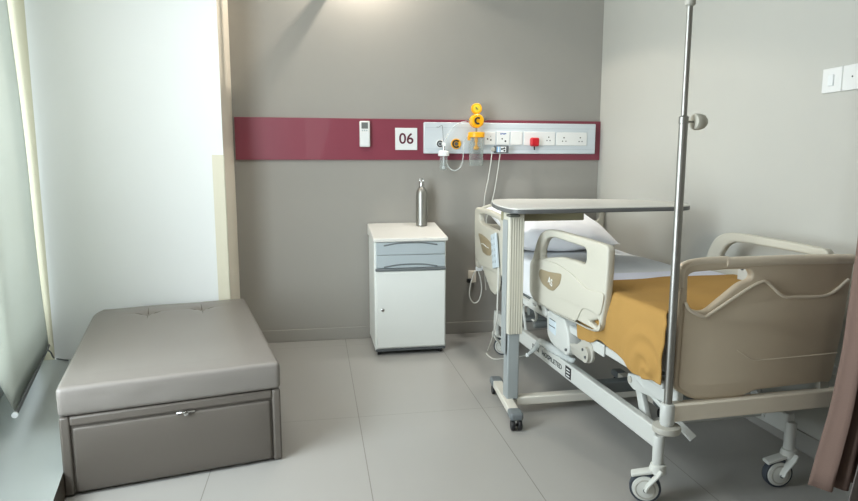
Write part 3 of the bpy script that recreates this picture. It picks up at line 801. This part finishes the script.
def gas(px, py, r, ring, label):
    q = pp(px, py)
    o = bpy.data.objects.new('gas_outlet', None); C.objects.link(o); o.parent = bh; o.location = (q.x, fy, q.z); o['label'] = label
    bm = B(); lathe(bm, [(r, -.0003), (r, -.008), (r*.92, -.011), (r*.3, -.011)], (0, 0, 0), 'Y', 30); obj('ring', bm, ring, o)
    bm = B(); pts = [(r*.66*math.cos(R(t)), -.0112, r*.66*math.sin(R(t))) for t in range(45, 316, 15)]; tube(bm, pts, r*.17, 8); obj('c_mark', bm, 'black', o)
    bm = B(); lathe(bm, [(r*.36, -.010), (r*.36, -.017), (r*.2, -.018)], (0, 0, 0), 'Y', 20); obj('socket', bm, 'greydark', o)
gas(439.8, 143.9, .027, 'white', 'white gas outlet with black ring mark')
gas(455.9, 143.9, .034, 'yellow', 'yellow gas outlet with black ring mark')

# yellow suction regulator with its jar, mounted in front of the panel
SY = 4.085
def sp_(px, py): return ony(px, py, SY)
s0 = sp_(476, 166)
rg = thing('suction_regulator', 'yellow suction regulator with dial above a clear collection jar', 'medical device', s0)
def sr_(px, py, dy=0): q = sp_(px, py)-s0; q.y += dy; return q
g0 = sr_(476.4, 108.7); b0 = sr_(476.4, 121)
bm = B(); lathe(bm, [(.004, -.014), (.031, -.014), (.0355, -.010), (.0355, .010), (.029, .014), (.004, .014)], g0, 'Y', 32); dial = obj('dial', bm, 'yellow', rg)
bm = B(); lathe(bm, [(.004, -.0155), (.024, -.0152), (.025, -.0142)], g0, 'Y', 28); obj('dial_face', bm, 'yellow2', dial)
bm = B(); tube(bm, [g0+Vector((-.010, -.017, .010)), g0+Vector((.007, -.017, -.007))], .0022, 6); tube(bm, [g0+Vector((-.005, -.017, -.004)), g0+Vector((-.004, -.017, .006))], .002, 6); obj('needle', bm, 'greydark', dial)
bm = B(); lathe(bm, [(.006, -.032), (.036, -.032), (.0445, -.026), (.046, .020), (.036, .028), (.006, .03)], b0, 'Y', 36); kb = obj('regulator_body', bm, 'yellow', rg)
bm = B(); tube(bm, [b0+Vector((.003+.019*math.cos(R(t)), -.0335, .019*math.sin(R(t)))) for t in range(55, 306, 14)], .0058, 8); obj('c_mark', bm, 'black', kb)
for nm, pa, pb_, rr_ in (('hose_nozzle', (-.04, 0, 0), (-.062, 0, .004), .006), ('knob_shaft', (.04, 0, .005), (.058, 0, .012), .005), ('outlet_stem', (0, 0, -.038), (0, 0, -.085), .007)):
    bm = B(); tube(bm, [b0+Vector(pa), b0+Vector(pb_)], rr_, 10); obj(nm, bm, 'steel', rg)
bm = B(); tube(bm, [b0+Vector((0, 0, .035)), g0-Vector((0, 0, .03))], .006, 10); obj('dial_stem', bm, 'steel', rg)
bm = B(); lathe(bm, [(.006, -.014), (.012, -.012), (.013, 0), (.012, .012), (.006, .014)], b0+Vector((.063, -.004, .016)), 'Y', 20); obj('side_knob', bm, 'satin', rg)
lt = sr_(475.6, 137.6).z; lz = sr_(475.6, 132.2).z
bm = B(); lathe(bm, [(.047, lt), (.055, lt+.002), (.056, lz-.004), (.050, lz)], (0, 0, 0), 'Z', 36); box(bm, -.058, -.040, -.012, .012, lt-.018, lt+.012); obj('jar_lid', bm, 'yellow', rg, .001)
bm = B(); lathe(bm, [(.0475, lt), (.0475, .008), (.043, .001), (.004, 0), (.004, .003), (.041, .004), (.0450, .010), (.0450, lt)], (0, 0, 0), 'Z', 36, close=False); obj('jar', bm, 'clear', rg)
bm = B()
for k in range(7): box(bm, -.020, .006+(k % 2)*.012, -.0486, -.0478, .045+k*.014, .0462+k*.014)
obj('graduation_marks', bm, 'greydark', rg)
bm = B(); tube(bm, [(0, 0, lt), (0, 0, lt-.03)], .012, 14); tube(bm, [(0, 0, lt-.03), (0, 0, lt-.045)], [.008, .008], 12); lathe(bm, [(.004, lt-.045), (.018, lt-.062), (.020, lt-.074), (.012, lt-.08)], (0, 0, 0), 'Z', 20); obj('float_valve', bm, 'yellow', rg)
bm = B(); tube(bm, [b0+Vector((0, .02, 0)), Vector((b0.x, PYF-.001-SY, b0.z))], .012, 12); obj('mounting_spigot', bm, 'steel', rg)

# oxygen humidifier below the white outlet
HY = 4.10
h0 = ony(443.6, 170.5, HY)
hm = thing('humidifier_bottle', 'small clear humidifier bottle with white cap plugged into the white outlet', 'medical device', h0)
def hh(px, py): return ony(px, py, HY)-h0
zt, zc = hh(443.6, 151).z, hh(443.6, 156).z
bm = B(); lathe(bm, [(.026, zc), (.037, zc+.001), (.037, zt-.006), (.030, zt), (.010, zt+.004)], (0, 0, 0), 'Z', 30); obj('cap', bm, 'white', hm)
bm = B(); lathe(bm, [(.026, zc), (.026, .010), (.021, .002), (.003, 0), (.003, .003), (.019, .005), (.0235, .012), (.0235, zc)], (0, 0, 0), 'Z', 28, close=False); obj('jar', bm, 'clear', hm)
bm = B(); tube(bm, [(0, 0, zc), (0, 0, .028)], .005, 10); lathe(bm, [(.005, .028), (.011, .024), (.011, .012), (.006, .010)], (0, 0, 0), 'Z', 16); obj('dip_tube', bm, 'white', hm)
k0 = hh(443.8, 144.6)
bm = B(); tube(bm, [(k0.x, 0, zt), (k0.x, 0, k0.z)], .008, 12); obj('stem', bm, 'steel', hm)
bm = B(); lathe(bm, [(.004, -.012), (.012, -.010), (.013, .004), (.008, .012), (.006, .032)], (k0.x, 0, k0.z), 'Y', 24); obj('valve_knob', bm, 'white', hm)
# probe wire and tubes
bm = B(); tube(bm, smoothpath([ony(x, y, 4.12) for x, y in ((436.5, 127), (439, 127), (442, 125.5), (442.8, 130), (443.2, 138), (443.6, 141.5))], 5), .0016, 6)
tag(obj('probe_wire', bm, 'greydark'), 'thin grey wire hooked upward from the humidifier bottle', 'wire')
bm = B(); tube(bm, smoothpath([ony(x, y, 4.09) for x, y in ((444.5, 142.5), (447, 137), (450, 131.5), (455, 126), (461, 122.5), (466.5, 121.2))], 6), .0034, 8)
tag(obj('oxygen_tube', bm, 'bag'), 'clear plastic tube arching from humidifier up to the yellow regulator', 'tube')
bm = B(); tube(bm, smoothpath([ony(x, y, 4.09) for x, y in ((446, 160), (448, 166), (452, 170), (457, 170), (461.5, 165), (463, 158), (463.5, 150), (464, 143), (467, 137))], 6), .0034, 8)
tag(obj('drain_tube', bm, 'bag'), 'clear plastic tube hanging in a loop below the yellow outlet', 'tube')

# red plug in the double socket
q = ony(533.4, 142.2, PYF-.0095)
rp = thing('red_plug', 'red plug pushed into the double socket of the white panel', 'plug', q)
bm = B(); rbox(bm, -.029, .029, -.045, -.001, -.029, .029, .011, 4); obj('body', bm, 'red', rp)
bm = B(); box(bm, -.020, -.016, -.038, -.010, .022, .030); obj('clip', bm, 'red', rp)
bm = B(); tube(bm, smoothpath([(0, -.02, -.022), (0, -.021, -.034), (.001, -.02, -.045), (.002, -.018, -.052)], 4), .005, 10); obj('cord_stub', bm, 'black', rp)
# adaptor with two cords
q = ony(500.5, 149.4, 4.105)
ad = thing('power_adaptor', 'grey multi-plug adaptor with blue and white stripes below the panel sockets', 'adaptor', q)
bm = B(); rbox(bm, -.038, .052, -.022, .0375, -.024, .024, .006, 3); obj('body', bm, 'greydark', ad)
bm = B(); box(bm, -.033, -.024, -.0235, -.021, -.019, .018); box(bm, -.015, -.008, -.0235, -.021, -.019, .018); obj('blue_stripe', bm, 'lightblue', ad)
bm = B(); box(bm, -.024, -.015, -.0232, -.021, -.019, .018); box(bm, -.006, .032, -.0232, -.021, -.019, .018); obj('white_face', bm, 'white', ad)
for x, z, r in ((.002, .002, .006), (.012, .004, .004), (.020, .008, .006), (.020, -.009, .006)):
    bm = B(); lathe(bm, [(r, -.001), (r, .001)], (x, -.0240, z), 'Y', 12); obj('pin_hole', bm, 'black', ad)
bm = B(); rbox(bm, -.062, -.039, -.014, .02, -.014, .012, .006, 3); obj('side_plug', bm, 'bracket', ad)
for nm, pts, lab in (('bed_cable', ((491.8, 153.5), (490.5, 165), (488, 180), (485.5, 192), (484.2, 203), (483.2, 222), (484, 262), (486, 290)), 'left of the two pale cables hanging from the grey adaptor behind the bed'),
                     ('bed_cable', ((500.2, 153.5), (498.5, 165), (496.3, 180), (493.4, 196), (489.5, 210), (486.2, 224), (489, 262), (491, 290)), 'right of the two pale cables hanging from the grey adaptor behind the bed')):
    bm = B(); tube(bm, smoothpath([ony(x, y, 4.10+.01*min(k, 5)) for k, (x, y) in enumerate(pts)], 6), .0036, 8)
    tag(obj(nm, bm, 'cord'), lab, 'cable', 'cables below the adaptor')

# air-conditioner remote in its holder and the number plate
q = ony(365, 147, 4.16)
rm = thing('air_conditioner_remote', 'white air conditioner remote with grey screen, hung on the maroon band', 'remote control', q)
bm = B(); rbox(bm, -.034, .034, -.012, .0235, 0, .168, .008, 4); obj('body', bm, 'plate', rm)
bm = B(); box(bm, -.022, .020, -.0135, -.0115, .118, .158); obj('screen', bm, 'tubegrey', rm, .001)
bm = B()
for x in (-.016, -.002, .012): lathe(bm, [(.0045, 0), (.0045, -.002)], (x, -.012, .106), 'Y', 12)
obj('buttons', bm, 'cabdrawer', rm)
obj('slide_cover', boxb(-.029, .029, -.0150, -.0118, .006, .094), 'white', rm, .003)
p0, p1 = ony(395.4, 149.9, 4.172), ony(417.2, 128, 4.172)
nb_ = thing('number_plate', 'square white plate reading 06 on the maroon band', 'sign', ((p0.x+p1.x)/2, 4.172, (p0.z+p1.z)/2))
hw = (p1.x-p0.x)/2; hz_ = (p1.z-p0.z)/2
obj('plate', boxb(-hw, hw, 0, .012, -hz_, hz_), 'white', nb_, .001)
text('digits', '06', .098, 'digit', nb_, (0, -.0008, -.001), (1, 0, 0), (0, 0, 1), .0005, .0013, .096)

# light switches on the right wall
for k, (y0, y1, lab) in enumerate(((2.120, 2.214, 'white wall switch with a raised rocker, nearer the bed head of the pair'), (2.024, 2.117, 'white wall plate with one small dot, beside the rocker switch and nearer the curtain'))):
    sw = thing('light_switch' if k == 0 else 'wall_plate', lab, 'switch' if k == 0 else 'socket', (WX, (y0+y1)/2, 1.518), 0)
    obj('plate', boxb(-.010, -.0002, y0-(y0+y1)/2, y1-(y0+y1)/2, -.047, .047), 'plate', sw, .003, 3)
    if k == 0:
        bm = B(); box(bm, -.0155, -.0095, -.012, .014, -.022, .020); obj('rocker', bm, 'white', sw, .002)
    else:
        bm = B(); lathe(bm, [(.003, -.0115), (.003, -.009)], (0, .0, .002), 'X', 10); obj('dot', bm, 'black', sw)

# low socket behind the bed head with its plug, and the loop of cable
q = ony(472.5, 277, WY-.02)
ls = thing('wall_socket', 'beige wall socket low on the grey wall behind the bed head', 'socket', (q.x, WY-.0005, q.z))
obj('plate', boxb(-.028, .028, -.022, 0, -.04, .045), 'beige', ls, .004)
bm = B(); rbox(bm, -.045, -.012, -.055, -.023, -.035, -.008, .006, 3); obj('plug', bm, 'black', ls)
bm = B(); tube(bm, smoothpath([ony(x, y, 4.03) for x, y in ((482, 262), (479, 267), (477, 268.5), (473, 276), (470, 287), (469.8, 297), (474, 303), (479, 300), (481.5, 290), (480.5, 278), (478.5, 270), (484, 262), (490, 268))], 6), .0038, 8)
tag(obj('looped_cable', bm, 'cord'), 'pale cable hanging in a loop beside the low wall socket', 'cable')
q = ony(478.5, 268.5, 4.025); bm = B(); rbox(bm, q.x-.022, q.x+.022, q.y-.012, q.y-.0045, q.z-.016, q.z+.016, .003, 3)
tag(obj('cable_connector', bm, 'white'), 'white connector at the top of the looped cable beside the bed head', 'connector')
bm = B(); pts = [onu(498.5, 262, -.058), onu(498.3, 275, -.062), onu(497.5, 300, -.065), onu(496, 325, -.066)]
pts = [wl(p) for p in pts]+[onz(488, 350, .006), onz(487, 354, .006), onz(494, 359, .006), onz(505, 358.5, .006), onz(518, 357, .006), onz(526, 355.6, .006)]
tube(bm, smoothpath(pts, 6), .0042, 8)
tag(obj('handset_cable', bm, 'cord'), 'pale cable running down from the handset and curling on the floor', 'cable')

# clear tubing bundle draped over the lower rail
bm = B(); pts = [(527.8, 354.6, -.012), (531.5, 351.5, -.010), (535.5, 348.2, -.006), (540, 345.8, .012), (545, 347, .022), (551, 351, .026), (557, 355.5, .030), (563, 361, .034), (568, 364, .036), (572, 363, .040), (574, 359, .040)]
path = []
for x, y, u in pts: path.append(onu(x, y, u))
for p in path[3:]: p.z = max(p.z, .300)
rr = [.006, .010, .013, .017, .020, .021, .020, .018, .014, .012, .007]
sp = smoothpath(path, 5); rs = []
for i in range(len(sp)):
    t = i/5; k = min(int(t), len(rr)-2); rs.append((rr[k]*(1-(t-k))+rr[k+1]*(t-k))*(1+.10*s_(i*2.1)))
tube(bm, sp, rs, 12)
tb = onbed(obj('tubing_bundle', bm, 'bag'))
tag(tb, 'bundle of clear corrugated tubing draped over the white lower rail of the bed', 'tubing')
bm = B(); q = onu(527.4, 355, -.014); lathe(bm, [(.006, -.006), (.011, -.006), (.011, .006), (.006, .006), (.006, -.006)], q, 'X', 16, close=False)
obj('end_ring', bm, 'white', tb)

# ------------------------------------------------------------------ curtain at the right edge
EDGE = [(.02, 1.575), (.10, 1.585), (.14, 1.592), (.25, 1.614), (.40, 1.645), (.60, 1.668), (.90, 1.684), (1.2, 1.690), (1.8, 1.69), (2.55, 1.69)]
def edge(z):
    for i in range(len(EDGE)-1):
        if EDGE[i][0] <= z <= EDGE[i+1][0]:
            t = (z-EDGE[i][0])/(EDGE[i+1][0]-EDGE[i][0]); return EDGE[i][1]*(1-t)+EDGE[i+1][1]*t
    return EDGE[-1][1]
ct = thing('privacy_curtain', 'dusty pink-brown privacy curtain drawn back at the right edge beside the bed foot', 'curtain', (1.8, 1.66, 0))
def cloth(name, m, z0, z1, y0, x_off, width, folds, amp, ph):
    bm = B(); nu, nv = 60, 40; g = []
    for j in range(nv+1):
        z = z0+(z1-z0)*j/nv; row = []
        for i in range(nu+1):
            t = i/nu; x0 = edge(z)+x_off; x = x0+(1.965-x0)*t*width+.008*s_(t*19+z*2)*(t > 0)
            a = amp*(1-.25*z/2.5)
            y = y0+a*s_(t*folds*2*PI+ph+.35*s_(z*1.7))+.006*noise.noise(Vector((t*6, z*2, 3)))
            row.append(bm.verts.new((x-1.8, y-1.66, z)))
        g.append(row)
    for j in range(nv):
        for i in range(nu): bm.faces.new((g[j][i], g[j][i+1], g[j+1][i+1], g[j+1][i]))
    o = obj(name, bm, m, ct, smooth=80); s = o.modifiers.new('s', 'SOLIDIFY'); s.thickness = .003; return o
cloth('drape', 'curtain', .137, 2.50, 1.665, 0, 1, 5.3, .030, 1.9)
cloth('near_fold', 'curtain2', .05, 2.50, 1.52, -.0, 1, 2.2, .03, .4).data  # nearer fold of the curtain in a greyer tone
bm = B(); tube(bm, [(-.16, 0, 2.53), (.185, 0, 2.53)], .012, 12); obj('rail', bm, 'alu', ct)

# ------------------------------------------------------------------ lights: daylight through the glazing, room downlights, added fill lights
w = bpy.data.worlds.new('World'); bpy.context.scene.world = w; w.use_nodes = True
bg = w.node_tree.nodes['Background']; bg.inputs[0].default_value = (.80, .93, 1.0, 1); bg.inputs[1].default_value = 1.1
def area(name, loc, to, sx, sy, power, col):
    l = bpy.data.lights.new(name, 'AREA'); l.shape = 'RECTANGLE'; l.size = sx; l.size_y = sy; l.energy = power; l.color = col
    o = bpy.data.objects.new(name, l); C.objects.link(o); o.location = loc
    o.rotation_euler = (Vector(to)-Vector(loc)).to_track_quat('-Z', 'Y').to_euler(); return o
def spot(name, loc, to, power, col, size, blend, rad=.04):
    l = bpy.data.lights.new(name, 'SPOT'); l.energy = power; l.color = col; l.spot_size = R(size); l.spot_blend = blend; l.shadow_soft_size = rad
    o = bpy.data.objects.new(name, l); C.objects.link(o); o.location = loc
    o.rotation_euler = (Vector(to)-Vector(loc)).to_track_quat('-Z', 'Y').to_euler(); return o
wc = A0+WN*.62-WD*1.05+Vector((0, 0, 1.30)); area('daylight', wc, wc-WN+WD*.7, 1.4, 2.2, 150, (.86, .94, 1.0))
wc2 = A0+WN*.8+WD*.5+Vector((0, 0, 1.5)); area('daylight_far', wc2, wc2-WN, 1.2, 2.2, 22, (.90, .97, 1.0))
spot('bedhead_downlight', (.32, 4.08, CZ-.02), (.32, 3.98, 0), 36, (1, .90, .78), 138, .12, .010)
spot('pillow_fill', (1.25, 3.75, CZ-.02), (1.25, 3.75, 0), 80, (1, .97, .92), 68, .9, .10)  # added spot above the bed head to brighten the pillow
area('room_lights', (-.4, 2.3, CZ-.02), (-.4, 2.3, 0), .9, .9, 17, (1, .97, .93))
area('front_fill', (-.5, -1.95, 1.35), (.3, 3.0, 1.1), 1.5, 1.7, 40, (1, .98, .95))  # added frontal fill behind the camera, no corridor stands there

cam = bpy.data.cameras.new('Camera'); co = bpy.data.objects.new('Camera', cam); C.objects.link(co)
cam.sensor_width = 36; cam.sensor_fit = 'HORIZONTAL'; cam.lens = F/858*36; cam.clip_start = .02
co.matrix_world = Matrix(((VR.x, VU.x, -VF.x, 0), (VR.y, VU.y, -VF.y, 0), (VR.z, VU.z, -VF.z, H), (0, 0, 0, 1)))
sc = bpy.context.scene; sc.camera = co
sc.view_settings.view_transform = 'Standard'; sc.view_settings.look = 'None'; sc.view_settings.gamma = 1; sc.view_settings.use_curve_mapping = False
sc.view_settings.exposure = -.04
